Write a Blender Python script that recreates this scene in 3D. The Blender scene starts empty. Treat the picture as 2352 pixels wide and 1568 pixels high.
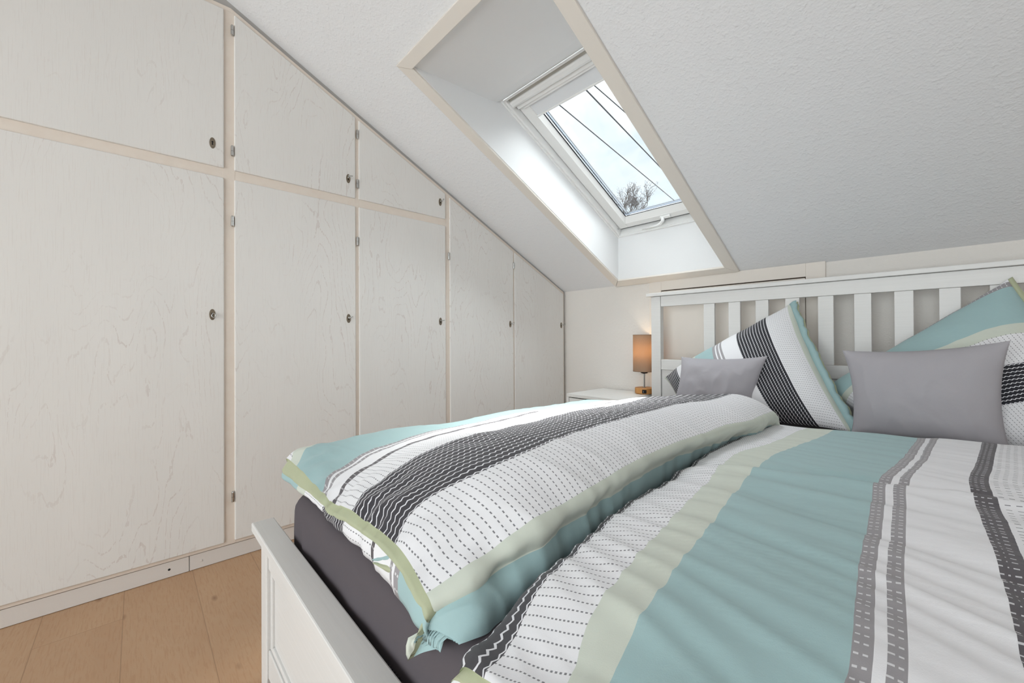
import bpy, bmesh, math, random
import numpy as np
from mathutils import Matrix, Vector, noise

SC = bpy.context.scene
COL = SC.collection

# ------------------------------------------------------------------ camera
cam_d = bpy.data.cameras.new('camera'); cam = bpy.data.objects.new('camera', cam_d); COL.objects.link(cam)
def cam_axes(yaw, pitch, roll):
    f = Vector((-math.sin(yaw), math.cos(yaw), 0)); r = Vector((math.cos(yaw), math.sin(yaw), 0)); u = Vector((0, 0, 1))
    f2 = f*math.cos(pitch) + u*math.sin(pitch); u2 = u*math.cos(pitch) - f*math.sin(pitch)
    return r*math.cos(roll) + u2*math.sin(roll), u2*math.cos(roll) - r*math.sin(roll), f2
_r, _u, _f = cam_axes(math.radians(47.3915), math.radians(.28454), math.radians(-.27621))
cam.matrix_world = Matrix(((_r.x, _u.x, -_f.x, 0), (_r.y, _u.y, -_f.y, 0), (_r.z, _u.z, -_f.z, .917), (0, 0, 0, 1)))
cam_d.sensor_width = 36; cam_d.lens = 935.846/2352*36; cam_d.shift_y = -10.25/2352; cam_d.clip_start = .02
SC.camera = cam

# ------------------------------------------------------------------ view, world, lights
SC.view_settings.view_transform = 'Standard'; SC.view_settings.look = 'None'
SC.view_settings.gamma = 1; SC.view_settings.exposure = 0.12; SC.view_settings.use_curve_mapping = False
SC.cycles.use_denoising = True
SC.cycles.max_bounces = 10; SC.cycles.diffuse_bounces = 6; SC.cycles.transparent_max_bounces = 12
SC.cycles.sample_clamp_indirect = 6

def lin(r, g, b, a=1):
    return tuple((c/255/12.92 if c/255 <= .04045 else ((c/255 + .055)/1.055)**2.4) for c in (r, g, b)) + (a,)

class NT:
    """small helper around a node tree"""
    def __init__(s, nt): s.nt = nt
    def new(s, kind, **kw):
        n = s.nt.nodes.new(kind)
        for k, v in kw.items(): setattr(n, k, v)
        return n
    def put(s, sock, v):
        if isinstance(v, bpy.types.NodeSocket): s.nt.links.new(v, sock)
        else: sock.default_value = v
    def m(s, op, a, b=None, c=None, clamp=False):
        n = s.new('ShaderNodeMath', operation=op, use_clamp=clamp)
        for i, v in enumerate((a, b, c)):
            if v is not None: s.put(n.inputs[i], v)
        return n.outputs[0]
    def mix(s, f, a, b):
        n = s.new('ShaderNodeMix', data_type='RGBA')
        s.put(n.inputs[0], f); s.put(n.inputs[6], a); s.put(n.inputs[7], b)
        return n.outputs[2]
    def ramp(s, f, stops, interp='LINEAR'):
        n = s.new('ShaderNodeValToRGB'); cr = n.color_ramp; cr.interpolation = interp
        while len(cr.elements) < len(stops): cr.elements.new(1)
        for e, (p, c) in zip(cr.elements, stops): e.position = p; e.color = c
        s.put(n.inputs[0], f); return n.outputs[0]
    def obj(s): return s.new('ShaderNodeTexCoord').outputs['Object']
    def mapping(s, vec, scale=(1, 1, 1), loc=(0, 0, 0), rot=(0, 0, 0)):
        n = s.new('ShaderNodeMapping'); s.put(n.inputs[0], vec)
        n.inputs['Scale'].default_value = scale; n.inputs['Rotation'].default_value = rot
        s.put(n.inputs['Location'], loc); return n.outputs[0]
    def noise(s, vec, scale, detail=3, rough=.5, dist=0):
        n = s.new('ShaderNodeTexNoise'); s.put(n.inputs['Vector'], vec)
        n.inputs['Scale'].default_value = scale; n.inputs['Detail'].default_value = detail
        n.inputs['Roughness'].default_value = rough; n.inputs['Distortion'].default_value = dist
        return n.outputs['Fac']
    def bump(s, h, strength, dist):
        n = s.new('ShaderNodeBump'); n.inputs['Strength'].default_value = strength
        n.inputs['Distance'].default_value = dist; s.put(n.inputs['Height'], h); return n.outputs[0]
    def sep(s, vec):
        n = s.new('ShaderNodeSeparateXYZ'); s.put(n.inputs[0], vec); return n.outputs
    def band(s, v, a, b):
        return s.m('MULTIPLY', s.m('GREATER_THAN', v, a), s.m('LESS_THAN', v, b))

# overcast daylight sky with broken white cloud
W = bpy.data.worlds.new('sky'); SC.world = W; W.use_nodes = True
w = NT(W.node_tree); bg = W.node_tree.nodes['Background']
gen = w.new('ShaderNodeTexCoord').outputs['Generated']
cl = w.noise(w.mapping(gen, (1, 1, 1.6)), 5.5, 7, .58, .4)
w.put(bg.inputs['Color'], w.ramp(cl, [(.40, lin(219, 231, 243)), (.52, lin(233, 240, 247)), (.62, lin(252, 253, 255))]))
bg.inputs['Strength'].default_value = 1.18

def add_light(name, kind, loc, energy, color=(1, 1, 1), target=None, **kw):
    d = bpy.data.lights.new(name, kind); o = bpy.data.objects.new(name, d); COL.objects.link(o)
    o.location = loc; d.energy = energy; d.color = color
    for k, v in kw.items(): setattr(d, k, v)
    if target: o.rotation_euler = (Vector(target) - Vector(loc)).to_track_quat('-Z', 'Y').to_euler()
    return o
# bright overcast sky over the roof slope, let in by the skylight (a very wide, soft sun)
add_light('overcast_sun', 'SUN', (-1.2, 4.2, 6.5), 18.0, (.93, .97, 1.0), target=(-1.2, 2.05, 2.1), angle=math.radians(140))
# the brightest part of the cloud, where the sun stands behind it
add_light('veiled_sun', 'SUN', (-1.89, 5.4, 7.62), 8, (1.0, .99, .97), target=(-1.05, 1.2, .62), angle=math.radians(18))
# fill lamp added behind the camera, outside an unseen window
add_light('rear_fill', 'AREA', (-.1, -2.78, 1.12), 92, (.955, .98, 1.0), target=(-.1, 0, 1.12),
          shape='RECTANGLE', size=3.0, size_y=2.0)

# ------------------------------------------------------------------ object helpers
def tag(o, label, cat, group=None, kind=None):
    if label: o['label'] = label
    if cat: o['category'] = cat
    if group: o['group'] = group
    if kind: o['kind'] = kind
    return o
def thing(name, loc, label, cat, group=None):
    o = bpy.data.objects.new(name, None); COL.objects.link(o); o.location = loc; o.empty_display_size = .1
    return tag(o, label, cat, group)
def base_of(o):
    v = Vector((0, 0, 0))
    while o: v = v + o.location; o = o.parent
    return v
def finish(name, bm, mat, parent=None, bevel=0, smooth=False, label=None, seg=2):
    me = bpy.data.meshes.new(name); bmesh.ops.recalc_face_normals(bm, faces=bm.faces[:]); bm.to_mesh(me); bm.free()
    return link(name, me, mat, parent, bevel, smooth, label, seg)
def link(name, me, mat, parent=None, bevel=0, smooth=False, label=None, seg=2):
    o = bpy.data.objects.new(name, me); COL.objects.link(o)
    if mat: me.materials.append(mat)
    if parent:
        root = parent
        while root.parent: root = root.parent
        o.parent = parent
        if parent is root or not parent.data: o.matrix_parent_inverse = Matrix.Translation(-root.location)
    if smooth: me.polygons.foreach_set('use_smooth', [True]*len(me.polygons))
    if bevel:
        b = o.modifiers.new('bevel', 'BEVEL'); b.width = bevel; b.segments = seg; b.limit_method = 'ANGLE'; b.angle_limit = .6
    if label: o['label'] = label
    return o
def struct(name, bm, mat, bevel=0):
    return tag(finish(name, bm, mat, None, bevel), None, None, kind='structure')
def box(bm, x0, x1, y0, y1, z0, z1):
    v = [bm.verts.new((x, y, z)) for x in (x0, x1) for y in (y0, y1) for z in (z0, z1)]
    for f in ((0, 1, 3, 2), (4, 6, 7, 5), (0, 4, 5, 1), (2, 3, 7, 6), (0, 2, 6, 4), (1, 5, 7, 3)): bm.faces.new([v[i] for i in f])
    return v
def prism(bm, pts, d):
    """polygon pts (3D) pushed along vector d"""
    a = [bm.verts.new(p) for p in pts]; b = [bm.verts.new(Vector(p) + Vector(d)) for p in pts]
    bm.faces.new(a); bm.faces.new(b[::-1]); n = len(pts)
    for i in range(n): bm.faces.new((a[i], b[i], b[(i+1) % n], a[(i+1) % n]))
def tube(bm, pts, rad, n=10, cap=True):
    pts = [Vector(p) for p in pts]
    rad = [rad]*len(pts) if not hasattr(rad, '__len__') else rad
    rings = []; ref = None
    for i, p in enumerate(pts):
        t = (pts[min(i+1, len(pts)-1)] - pts[max(i-1, 0)]).normalized()
        if ref is None: ref = Vector((0, 0, 1)) if abs(t.z) < .9 else Vector((1, 0, 0))
        a = t.cross(ref).normalized(); b = t.cross(a).normalized(); ref = -b if False else b.cross(t)*0 + ref
        rings.append([bm.verts.new(p + (a*math.cos(k*2*math.pi/n) + b*math.sin(k*2*math.pi/n))*rad[i]) for k in range(n)])
    for r0, r1 in zip(rings, rings[1:]):
        for k in range(n): bm.faces.new((r0[k], r0[(k+1) % n], r1[(k+1) % n], r1[k]))
    if cap: bm.faces.new(rings[0]); bm.faces.new(rings[-1][::-1])
def lathe(bm, c, prof, n=40, close=False):
    """prof: (radius, z) list around the vertical through c"""
    rings = []
    for r, z in prof:
        rings.append([bm.verts.new((c[0] + r*math.cos(2*math.pi*k/n), c[1] + r*math.sin(2*math.pi*k/n), c[2] + z)) for k in range(n)])
    pairs = list(zip(rings, rings[1:])) + ([(rings[-1], rings[0])] if close else [])
    for a, b in pairs:
        for k in range(n): bm.faces.new((a[k], a[(k+1) % n], b[(k+1) % n], b[k]))
    if not close:
        bm.faces.new(rings[0][::-1]); bm.faces.new(rings[-1])
def B(*boxes):
    bm = bmesh.new()
    for b in boxes: box(bm, *b)
    return bm

# ------------------------------------------------------------------ materials
def mat(name, color=(.8, .8, .8, 1), rough=.5, metal=0, spec=.5, build=None):
    m = bpy.data.materials.new(name); m.use_nodes = True
    n = NT(m.node_tree); p = m.node_tree.nodes['Principled BSDF']
    p.inputs['Base Color'].default_value = color; p.inputs['Roughness'].default_value = rough
    p.inputs['Metallic'].default_value = metal; p.inputs['Specular IOR Level'].default_value = spec
    if build: build(n, p)
    return m
def b_paint(scale, amt, col, var=.03, bumps=.3, dist=.001):
    def f(n, p):
        c = n.obj(); q = n.noise(c, scale, 4)
        d = tuple(x*(1-var) for x in col[:3]) + (1,)
        n.put(p.inputs['Base Color'], n.mix(n.noise(c, 2.3, 3), d, col))
        if amt: n.put(p.inputs['Normal'], n.bump(q, bumps, dist))
    return f
def b_woodchip(col, scale=55, strength=.55, dist=.006):
    def f(n, p):
        c = n.obj()
        h = n.m('ADD', n.m('MULTIPLY', n.m('SMOOTH_MAX', n.noise(c, scale, 2, .6), .5, .1), 1.0), n.m('MULTIPLY', n.noise(c, scale*2.7, 2), .3))
        d = tuple(x*.97 for x in col[:3]) + (1,)
        n.put(p.inputs['Base Color'], n.mix(n.noise(c, 1.5, 2), d, col))
        n.put(p.inputs['Normal'], n.bump(h, strength, dist))
    return f
C_CEIL = lin(231, 232, 234)
M_ceil = mat('woodchip_ceiling', C_CEIL, .9, spec=.2, build=b_woodchip(C_CEIL))
C_WALL = lin(226, 222, 217)
M_wall = mat('woodchip_wall', C_WALL, .9, spec=.2, build=b_woodchip(C_WALL, 60))
def b_oakwash(n, p):
    """white-washed oak veneer, grain upright"""
    oi = n.new('ShaderNodeObjectInfo').outputs['Random']
    cmb = n.new('ShaderNodeCombineXYZ'); n.put(cmb.inputs[1], n.m('MULTIPLY', oi, 37.0)); n.put(cmb.inputs[2], n.m('MULTIPLY', oi, 11.0))
    c = n.mapping(n.obj(), (1, 1, 1), cmb.outputs[0])
    big = n.noise(n.mapping(c, (1, 3.2, .75)), 1.15, 2.5, .45)
    ln = n.m('FRACT', n.m('ADD', n.m('MULTIPLY', big, 34), n.m('MULTIPLY', n.noise(n.mapping(c, (1, 60, 14)), 1, 2), .45)))
    line = n.m('LESS_THAN', n.m('ABSOLUTE', n.m('SUBTRACT', ln, .5)), .055)
    patch = n.m('SMOOTH_MIN', n.m('MULTIPLY', n.m('SUBTRACT', n.noise(n.mapping(c, (1, 3, 1.2)), 1.7, 2), .42), 5, clamp=True), 1, .2)
    breaks = n.m('GREATER_THAN', n.noise(n.mapping(c, (1, 150, 45)), 1, 3), .47)
    pores = n.m('GREATER_THAN', n.noise(n.mapping(c, (1, 330, 9)), 1, 2, .6), .60)
    k = n.m('ADD', n.m('MULTIPLY', n.m('MULTIPLY', line, breaks), n.m('MULTIPLY', patch, .8)), n.m('MULTIPLY', pores, .22), clamp=True)
    base = n.mix(n.noise(n.mapping(c, (1, 4, 1)), 1.6, 3), lin(222, 220, 217), lin(229, 227, 224))
    n.put(p.inputs['Base Color'], n.mix(n.m('MULTIPLY', k, .55), base, lin(196, 184, 178)))
    n.put(p.inputs['Normal'], n.bump(n.m('SUBTRACT', 1, k), .12, .0008))
M_door = mat('whitewashed_oak', lin(226, 224, 221), .55, spec=.3, build=b_oakwash)
def b_frame(n, p):
    c = n.obj(); g = n.noise(n.mapping(c, (20, 20, 20)), 1.5, 4)
    n.put(p.inputs['Base Color'], n.mix(g, lin(222, 209, 197), lin(230, 221, 211)))
M_frame = mat('whitewashed_frame', lin(226, 215, 204), .5, spec=.3, build=b_frame)
M_shadow_strip = mat('shadow_grey', lin(176, 173, 170), .8, build=b_paint(40, 1, lin(176, 173, 170)))
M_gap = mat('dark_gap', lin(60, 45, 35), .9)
M_plinth = mat('plinth_white', lin(218, 212, 207), .5, build=b_paint(90, 1, lin(218, 212, 207), .05))
M_white = mat('white_lacquer', lin(228, 228, 226), .38, build=b_paint(120, 1, lin(228, 228, 226), .02, .15, .0006))
def b_white_grain(n, p):
    c = n.obj(); g = n.noise(n.mapping(c, (4, 160, 160)), 1, 3, .6)
    n.put(p.inputs['Base Color'], n.mix(g, lin(213, 212, 210), lin(224, 223, 221)))
    n.put(p.inputs['Normal'], n.bump(g, .25, .0008))
M_bedwhite = mat('bed_white_stain', lin(228, 227, 224), .42, build=b_white_grain)
M_trim = mat('casing_cream', lin(226, 220, 212), .5, build=b_paint(50, 1, lin(226, 220, 212), .02))
M_panel = mat('panel_white', lin(226, 219, 211), .6, build=b_paint(60, 1, lin(226, 219, 211), .03))
M_lining = mat('lining_white', lin(230, 231, 232), .45, build=b_paint(60, 1, lin(230, 231, 232), .015))
M_pvc = mat('window_white', lin(232, 232, 231), .35, build=b_paint(80, 0, lin(232, 232, 231), .02))
M_blind = mat('blind_fabric', lin(222, 224, 227), .8, build=b_paint(300, 1, lin(222, 224, 227), .02))
M_groove = mat('blind_groove', lin(186, 182, 174), .7, build=b_paint(200, 1, lin(186, 182, 174), .1))
M_black = mat('black_gasket', lin(22, 24, 28), .5)
M_alu = mat('dark_alu', lin(90, 98, 110), .4, .4)
M_steel = mat('steel', lin(196, 196, 194), .22, 1, build=b_paint(60, 0, lin(196, 196, 194), .1))
M_brass = mat('aged_nickel', lin(150, 138, 122), .35, .9, build=b_paint(300, 1, lin(150, 138, 122), .3))
M_hole = mat('keyhole_black', lin(12, 10, 9), .8)
def b_floor(n, p):
    c = n.obj(); x, y, z = n.sep(c)
    yy = n.m('DIVIDE', n.m('ADD', y, 10*.197 + .036), .197)
    row = n.m('FLOOR', yy); fy = n.m('FRACT', yy)
    off = n.m('FRACT', n.m('MULTIPLY', n.m('SINE', n.m('MULTIPLY', row, 12.9898)), 43758.5))
    xx = n.m('ADD', n.m('DIVIDE', x, 1.28), off); fx = n.m('FRACT', xx); col = n.m('FLOOR', xx)
    rnd = n.m('FRACT', n.m('MULTIPLY', n.m('SINE', n.m('ADD', n.m('MULTIPLY', row, 78.233), n.m('MULTIPLY', col, 37.719))), 9631.3))
    seam = n.m('MAXIMUM', n.m('LESS_THAN', n.m('ABSOLUTE', n.m('SUBTRACT', fy, .5)), .0), n.m('MAXIMUM', n.m('LESS_THAN', fy, .012), n.m('LESS_THAN', fx, .0016)))
    cmb = n.new('ShaderNodeCombineXYZ'); n.put(cmb.inputs[0], n.m('MULTIPLY', rnd, 23)); n.put(cmb.inputs[1], n.m('MULTIPLY', rnd, 57))
    q = n.mapping(c, (1, 1, 1), cmb.outputs[0])
    big = n.noise(n.mapping(q, (1.5, 6, 1)), 1.5, 3, .5, .3)
    rings = n.m('FRACT', n.m('MULTIPLY', big, 17))
    tri = n.m('ABSOLUTE', n.m('SUBTRACT', rings, .5))
    fine = n.noise(n.mapping(q, (16, 210, 1)), 1, 3, .6)
    vor = n.new('ShaderNodeTexVoronoi'); n.put(vor.inputs['Vector'], n.mapping(q, (2.2, 5, 1))); vor.inputs['Scale'].default_value = 1.6
    knot = n.m('SUBTRACT', 1, n.m('MULTIPLY', vor.outputs['Distance'], 11, clamp=True), clamp=True)
    base = n.mix(n.m('ADD', n.m('MULTIPLY', n.noise(n.mapping(q, (1, 3, 1)), 1.7, 3), .7), n.m('MULTIPLY', rnd, .3)), lin(168, 132, 101), lin(192, 160, 128))
    base = n.mix(n.m('MULTIPLY', tri, .5), base, lin(176, 134, 98))
    base = n.mix(n.m('MULTIPLY', n.m('GREATER_THAN', fine, .56), .28), base, lin(160, 118, 84))
    base = n.mix(n.m('MULTIPLY', knot, .75), base, lin(112, 74, 48))
    n.put(p.inputs['Base Color'], n.mix(n.m('MULTIPLY', seam, .45), base, lin(120, 88, 62)))
    n.put(p.inputs['Normal'], n.bump(n.m('SUBTRACT', fine, seam), .12, .001))
M_floor = mat('oak_laminate', lin(200, 160, 125), .42, spec=.4, build=b_floor)

# bed linen: woven stripes running along the length, measured in metres in the UV map
C_T, C_S, C_G, C_K, C_Z, C_Wh = lin(157, 185, 187), lin(201, 207, 196), lin(150, 147, 150), lin(88, 84, 88), lin(62, 60, 65), lin(228, 228, 231)
ZC = {'T': C_T, 'S': C_S, 'G': C_G, 'K': C_K, 'Z': C_Z, 'W': C_Wh, 'D': C_Wh}
def linen(name, zones, zdark=C_Z):
    P = sum(z[1] for z in zones)
    def f(n, p):
        uv = n.new('ShaderNodeUVMap'); uv.uv_map = 'linen'; s, t, _ = n.sep(uv.outputs[0])
        q = n.m('FLOORED_MODULO', s, P)
        a = 0; stops = []; dots = []; cols2 = []; cols3 = []; zig = []
        for k, wd in zones:
            stops.append((a/P, zdark if k == 'Z' else ZC[k]))
            {'D': dots, 'G': cols2, 'K': cols3, 'Z': zig}.get(k, []).append((a, a+wd)); a += wd
        base = n.ramp(n.m('DIVIDE', q, P), stops, 'CONSTANT')
        ft = n.m('ABSOLUTE', n.m('SUBTRACT', n.m('FRACT', n.m('DIVIDE', t, .0135)), .5))
        rowline = n.m('LESS_THAN', ft, .075)
        def any_of(l):
            r = None
            for a0, b0 in l:
                m_ = n.band(q, a0, b0); r = m_ if r is None else n.m('MAXIMUM', r, m_)
            return r
        if dots:
            d = n.m('MULTIPLY', n.m('MULTIPLY', rowline, n.m('LESS_THAN', n.m('FRACT', n.m('DIVIDE', q, .0085)), .52)), any_of(dots))
            base = n.mix(n.m('MULTIPLY', d, .8), base, lin(70, 70, 76))
        for lst, cnt in ((cols2, 2), (cols3, 3)):
            for a0, b0 in lst:
                u = n.m('FRACT', n.m('MULTIPLY', n.m('DIVIDE', n.m('SUBTRACT', q, a0), b0 - a0), cnt))
                d = n.m('MULTIPLY', n.m('MULTIPLY', n.m('LESS_THAN', ft, .09), n.band(u, .22, .78)), n.band(q, a0, b0))
                base = n.mix(n.m('MULTIPLY', d, .75), base, lin(225, 225, 228))
        if zig:
            wave = n.m('MULTIPLY', n.m('SUBTRACT', n.m('PINGPONG', n.m('DIVIDE', t, .0135), .5), .25), .55)
            g = n.m('FRACT', n.m('ADD', n.m('DIVIDE', q, .0145), wave))
            d = n.m('MULTIPLY', n.m('LESS_THAN', n.m('ABSOLUTE', n.m('SUBTRACT', g, .5)), .095), any_of(zig))
            base = n.mix(d, base, lin(222, 222, 226))
        n.put(p.inputs['Base Color'], base)
        c = n.obj()
        h = n.m('ADD', n.noise(c, 16, 3, .5), n.m('MULTIPLY', n.noise(c, 900, 1), .05))
        n.put(p.inputs['Normal'], n.bump(h, .30, .008))
    m = mat(name, C_Wh, .75, spec=.25, build=f)
    m.node_tree.nodes['Principled BSDF'].inputs['Sheen Weight'].default_value = .12
    return m
ZONES = [('G', .014), ('W', .010), ('G', .014), ('W', .06), ('K', .022), ('D', .14), ('Z', .20), ('D', .13), ('S', .05), ('T', .19)]
M_linen = linen('striped_linen', ZONES)
M_linen_l = linen('striped_pillow_linen_west', [('Z', .10), ('D', .11), ('S', .03), ('T', .115), ('G', .014), ('W', .008), ('G', .014), ('W', .008), ('G', .014), ('W', .085), ('Z', .155), ('D', .105), ('S', .3)], lin(42, 42, 48))
M_linen_r = linen('striped_pillow_linen_east', [('W', .012), ('G', .022), ('T', .17), ('S', .042), ('D', .12), ('Z', .15), ('D', .3)], lin(42, 42, 48))
def b_cloth(col, sc=14, st=.3, weave=700, var=.06):
    def f(n, p):
        c = n.obj(); d = tuple(x*(1-var) for x in col[:3]) + (1,)
        wv = n.noise(n.mapping(c, (1, 1, 4)), weave, 2)
        n.put(p.inputs['Base Color'], n.mix(wv, d, col))
        n.put(p.inputs['Normal'], n.bump(n.m('ADD', n.noise(c, sc, 3), n.m('MULTIPLY', wv, .06)), st, .008))
    return f
C_GREY = lin(172, 169, 174)
M_grey = mat('grey_cotton', C_GREY, .85, spec=.2, build=b_cloth(C_GREY, 12, .35, 500, .10))
C_LIN = lin(176, 181, 152)
M_olive = mat('hem_lining_olive', C_LIN, .6, spec=.3, build=b_cloth(C_LIN, 18, .4))
M_tealplain = mat('teal_plain', C_T, .7, spec=.3, build=b_cloth(C_T, 18, .4))
C_SH = lin(92, 86, 90)
M_sheet = mat('charcoal_jersey', C_SH, .9, spec=.15, build=b_cloth(C_SH, 9, .2, 1200, .12))
M_matt = mat('mattress_white', lin(226, 226, 224), .8, build=b_cloth(lin(226, 226, 224), 30, .2))
def b_shade(n, p):
    c = n.obj(); wv = n.noise(n.mapping(c, (1, 1, 2)), 500, 3)
    col = n.mix(wv, lin(150, 134, 118), lin(190, 174, 156))
    nt = n.nt; out = [x for x in nt.nodes if x.type == 'OUTPUT_MATERIAL'][0]
    d = n.new('ShaderNodeBsdfDiffuse'); tr = n.new('ShaderNodeBsdfTranslucent'); mx = n.new('ShaderNodeMixShader')
    n.put(d.inputs[0], col); n.put(tr.inputs[0], n.mix(wv, lin(205, 175, 140), lin(235, 205, 170))); mx.inputs[0].default_value = .42
    nt.links.new(d.outputs[0], mx.inputs[1]); nt.links.new(tr.outputs[0], mx.inputs[2]); nt.links.new(mx.outputs[0], out.inputs[0])
M_shade = mat('linen_shade', build=b_shade)
def b_bamboo(n, p):
    c = n.obj(); g = n.noise(n.mapping(c, (25, 25, 240)), 1, 3)
    n.put(p.inputs['Base Color'], n.mix(g, lin(180, 124, 66), lin(205, 150, 88)))
M_bamboo = mat('bamboo', lin(195, 140, 80), .45, build=b_bamboo)
M_bulb = mat('bulb', (1, .75, .45, 1), .4)
_p = M_bulb.node_tree.nodes['Principled BSDF']; _p.inputs['Emission Color'].default_value = (1, .76, .48, 1); _p.inputs['Emission Strength'].default_value = 6
M_bark = mat('bark', lin(70, 58, 52), .9, build=b_paint(20, 0, lin(70, 58, 52), .4))
M_cable = mat('cable_black', lin(28, 28, 32), .6)
def glass(name):
    m = bpy.data.materials.new(name); m.use_nodes = True; nt = m.node_tree; nt.nodes.clear(); n = NT(nt)
    out = n.new('ShaderNodeOutputMaterial'); t = n.new('ShaderNodeBsdfTransparent'); g = n.new('ShaderNodeBsdfGlossy'); mx = n.new('ShaderNodeMixShader')
    t.inputs[0].default_value = (.97, .985, .98, 1); g.inputs['Roughness'].default_value = .02
    fr = n.new('ShaderNodeFresnel'); fr.inputs[0].default_value = 1.25
    nt.links.new(fr.outputs[0], mx.inputs[0]); nt.links.new(t.outputs[0], mx.inputs[1]); nt.links.new(g.outputs[0], mx.inputs[2]); nt.links.new(mx.outputs[0], out.inputs[0])
    return m
M_glass = glass('clear_glass')

# ================================================================== ROOM SHELL
TAN = math.tan(math.radians(26.05)); YB, ZB = 2.4701, 1.2843
def zc(y): return ZB + TAN*(YB - y)           # sloped ceiling height
ZF = 2.362; YK = YB - (ZF - ZB)/TAN           # flat ceiling and the crease
XL, XR, YF = -2.70, 1.95, -2.62               # side walls and the wall behind the camera
OX0, OX1, OY0, OY1 = -1.542, -.865, .862, 2.400   # skylight opening in the slope
struct('floor', B((XL, XR, YF, YB, -.08, 0)), M_floor)
bm = bmesh.new()
def slab(x0, x1, y0, y1, z0, z1, t=.03):
    prism(bm, [(x0, y0, z0), (x1, y0, z0), (x1, y1, z1), (x0, y1, z1)], (0, 0, t))
HX = .006                                      # the boards of the lining fill this margin
for x0, x1, y0, y1 in ((XL, OX0-HX, YK, YB), (OX1+HX, XR, YK, YB), (OX0-HX, OX1+HX, YK, OY0-HX), (OX0-HX, OX1+HX, OY1+HX, YB)):
    slab(x0, x1, y0, y1, zc(y0), zc(y1))
slab(XL, XR, YF, YK, ZF, ZF)
struct('ceiling', bm, M_ceil)
struct('wall_back', B((XL, XR, YB, YB+.1, 0, 1.32)), M_wall)
struct('wall_left', B((XL-.1, XL, YF, YB, 0, 2.42)), M_wall)
struct('wall_right', B((XR, XR+.1, YF, YB, 0, 2.42)), M_wall)
WX0, WX1, WZ0, WZ1 = -1.6, 1.4, .08, 2.15
struct('wall_front', B((XL, WX0, YF-.1, YF, 0, 2.42), (WX1, XR, YF-.1, YF, 0, 2.42), (WX0, WX1, YF-.1, YF, 0, WZ0), (WX0, WX1, YF-.1, YF, WZ1, 2.42)), M_wall)
t = thing('fill_window', (0, YF, WZ0), None, None); t['kind'] = 'structure'  # unseen window, added and sized for the fill light from behind
finish('frame', B((WX0, WX1, YF-.08, YF-.02, WZ0, WZ0+.06), (WX0, WX1, YF-.08, YF-.02, WZ1-.06, WZ1), (WX0, WX0+.06, YF-.08, YF-.02, WZ0, WZ1),
                  (WX1-.06, WX1, YF-.08, YF-.02, WZ0, WZ1), (-.13, -.07, YF-.08, YF-.02, WZ0, WZ1)), M_pvc, t, .004)
finish('pane', B((WX0+.05, WX1-.05, YF-.055, YF-.049, WZ0+.05, WZ1-.05)), M_glass, t)

# access hatch panel in the knee wall behind the bed
t = thing('door_1', (-.89, YB, 0), None, None); t['kind'] = 'structure'
PX0, PX1, HX0, HX1, HZ = -1.346, -.423, -1.262, -.505, 1.217
finish('surround', B((PX0, HX0-.003, YB-.016, YB-.001, 0, zc(YB)+.004), (HX1+.003, PX1, YB-.016, YB-.001, 0, zc(YB)+.004),
                     (HX0-.003, HX1+.003, YB-.016, YB-.001, HZ+.004, zc(YB)+.004)), M_panel, t, .0015)
finish('leaf', B((HX0, HX1, YB-.016, YB-.004, .05, HZ-.002)), M_panel, t, .0015)
finish('gap', B((HX0-.003, HX1+.003, YB-.004, YB-.001, .05, HZ+.004)), M_gap, t)

# ================================================================== SKYLIGHT
PIT = math.radians(26.05)
P0 = Vector((0, 2.402, 1.603)); E1 = Vector((0, math.cos(PIT), -math.sin(PIT))); E2 = Vector((0, math.sin(PIT), math.cos(PIT)))
def wp(x, a, n): return Vector((x, 0, 0)) + P0 + E1*a + E2*n
def wbox(bm, x0, x1, a0, a1, n0, n1):
    v = [bm.verts.new(wp(x, a, n)) for x in (x0, x1) for a in (a0, a1) for n in (n0, n1)]
    for f in ((0, 1, 3, 2), (4, 6, 7, 5), (0, 4, 5, 1), (2, 3, 7, 6), (0, 2, 6, 4), (1, 5, 7, 3)): bm.faces.new([v[i] for i in f])
def WB(*bs):
    bm = bmesh.new()
    for b in bs: wbox(bm, *b)
    return bm
def ring(x0, x1, a0, a1, wx, wa0, wa1, n0, n1):
    return [(x0, x0+wx, a0, a1, n0, n1), (x1-wx, x1, a0, a1, n0, n1), (x0+wx, x1-wx, a0, a0+wa0, n0, n1), (x0+wx, x1-wx, a1-wa1, a1, n0, n1)]
win = thing('window_1', (-1.2, 1.9, 1.85), None, None); win['kind'] = 'structure'
LA = -1.168                                    # top of the window, along the slope
topn = wp(0, LA, 0)
for x0, x1 in ((OX0-.012, OX0), (OX1, OX1+.012)):
    bm = bmesh.new()
    prism(bm, [(x0, OY0-.012, zc(OY0-.012)-.002), (x0, OY1+.012, zc(OY1+.012)-.002), (x0, 2.414, 1.61), (x0, topn.y, topn.z+.012), (x0, 1.318, 2.10)], (x1-x0, 0, 0))
    finish('side_lining', bm, M_lining, win)
bm = bmesh.new(); prism(bm, [(OX0, OY1, zc(OY1)-.002), (OX0, 2.402, 1.61), (OX0, 2.42, 1.61), (OX0, 2.42, zc(2.42)-.002)], (OX1-OX0, 0, 0))
finish('sill_lining', bm, M_lining, win)
bm = bmesh.new()
hp = [(OY0-.012, zc(OY0)+.001), (OY0, zc(OY0)+.001), (1.20, 2.090), (1.28, 2.094), (1.318, 2.100), (1.342, 2.112), (topn.y-.004, topn.z+.0)]
prof = [(OX0, y, z) for y, z in hp] + [(OX0, y-.004, z+.03) for y, z in hp[::-1]]
prism(bm, prof, (OX1-OX0, 0, 0)); finish('head_lining', bm, M_lining, win)
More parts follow.
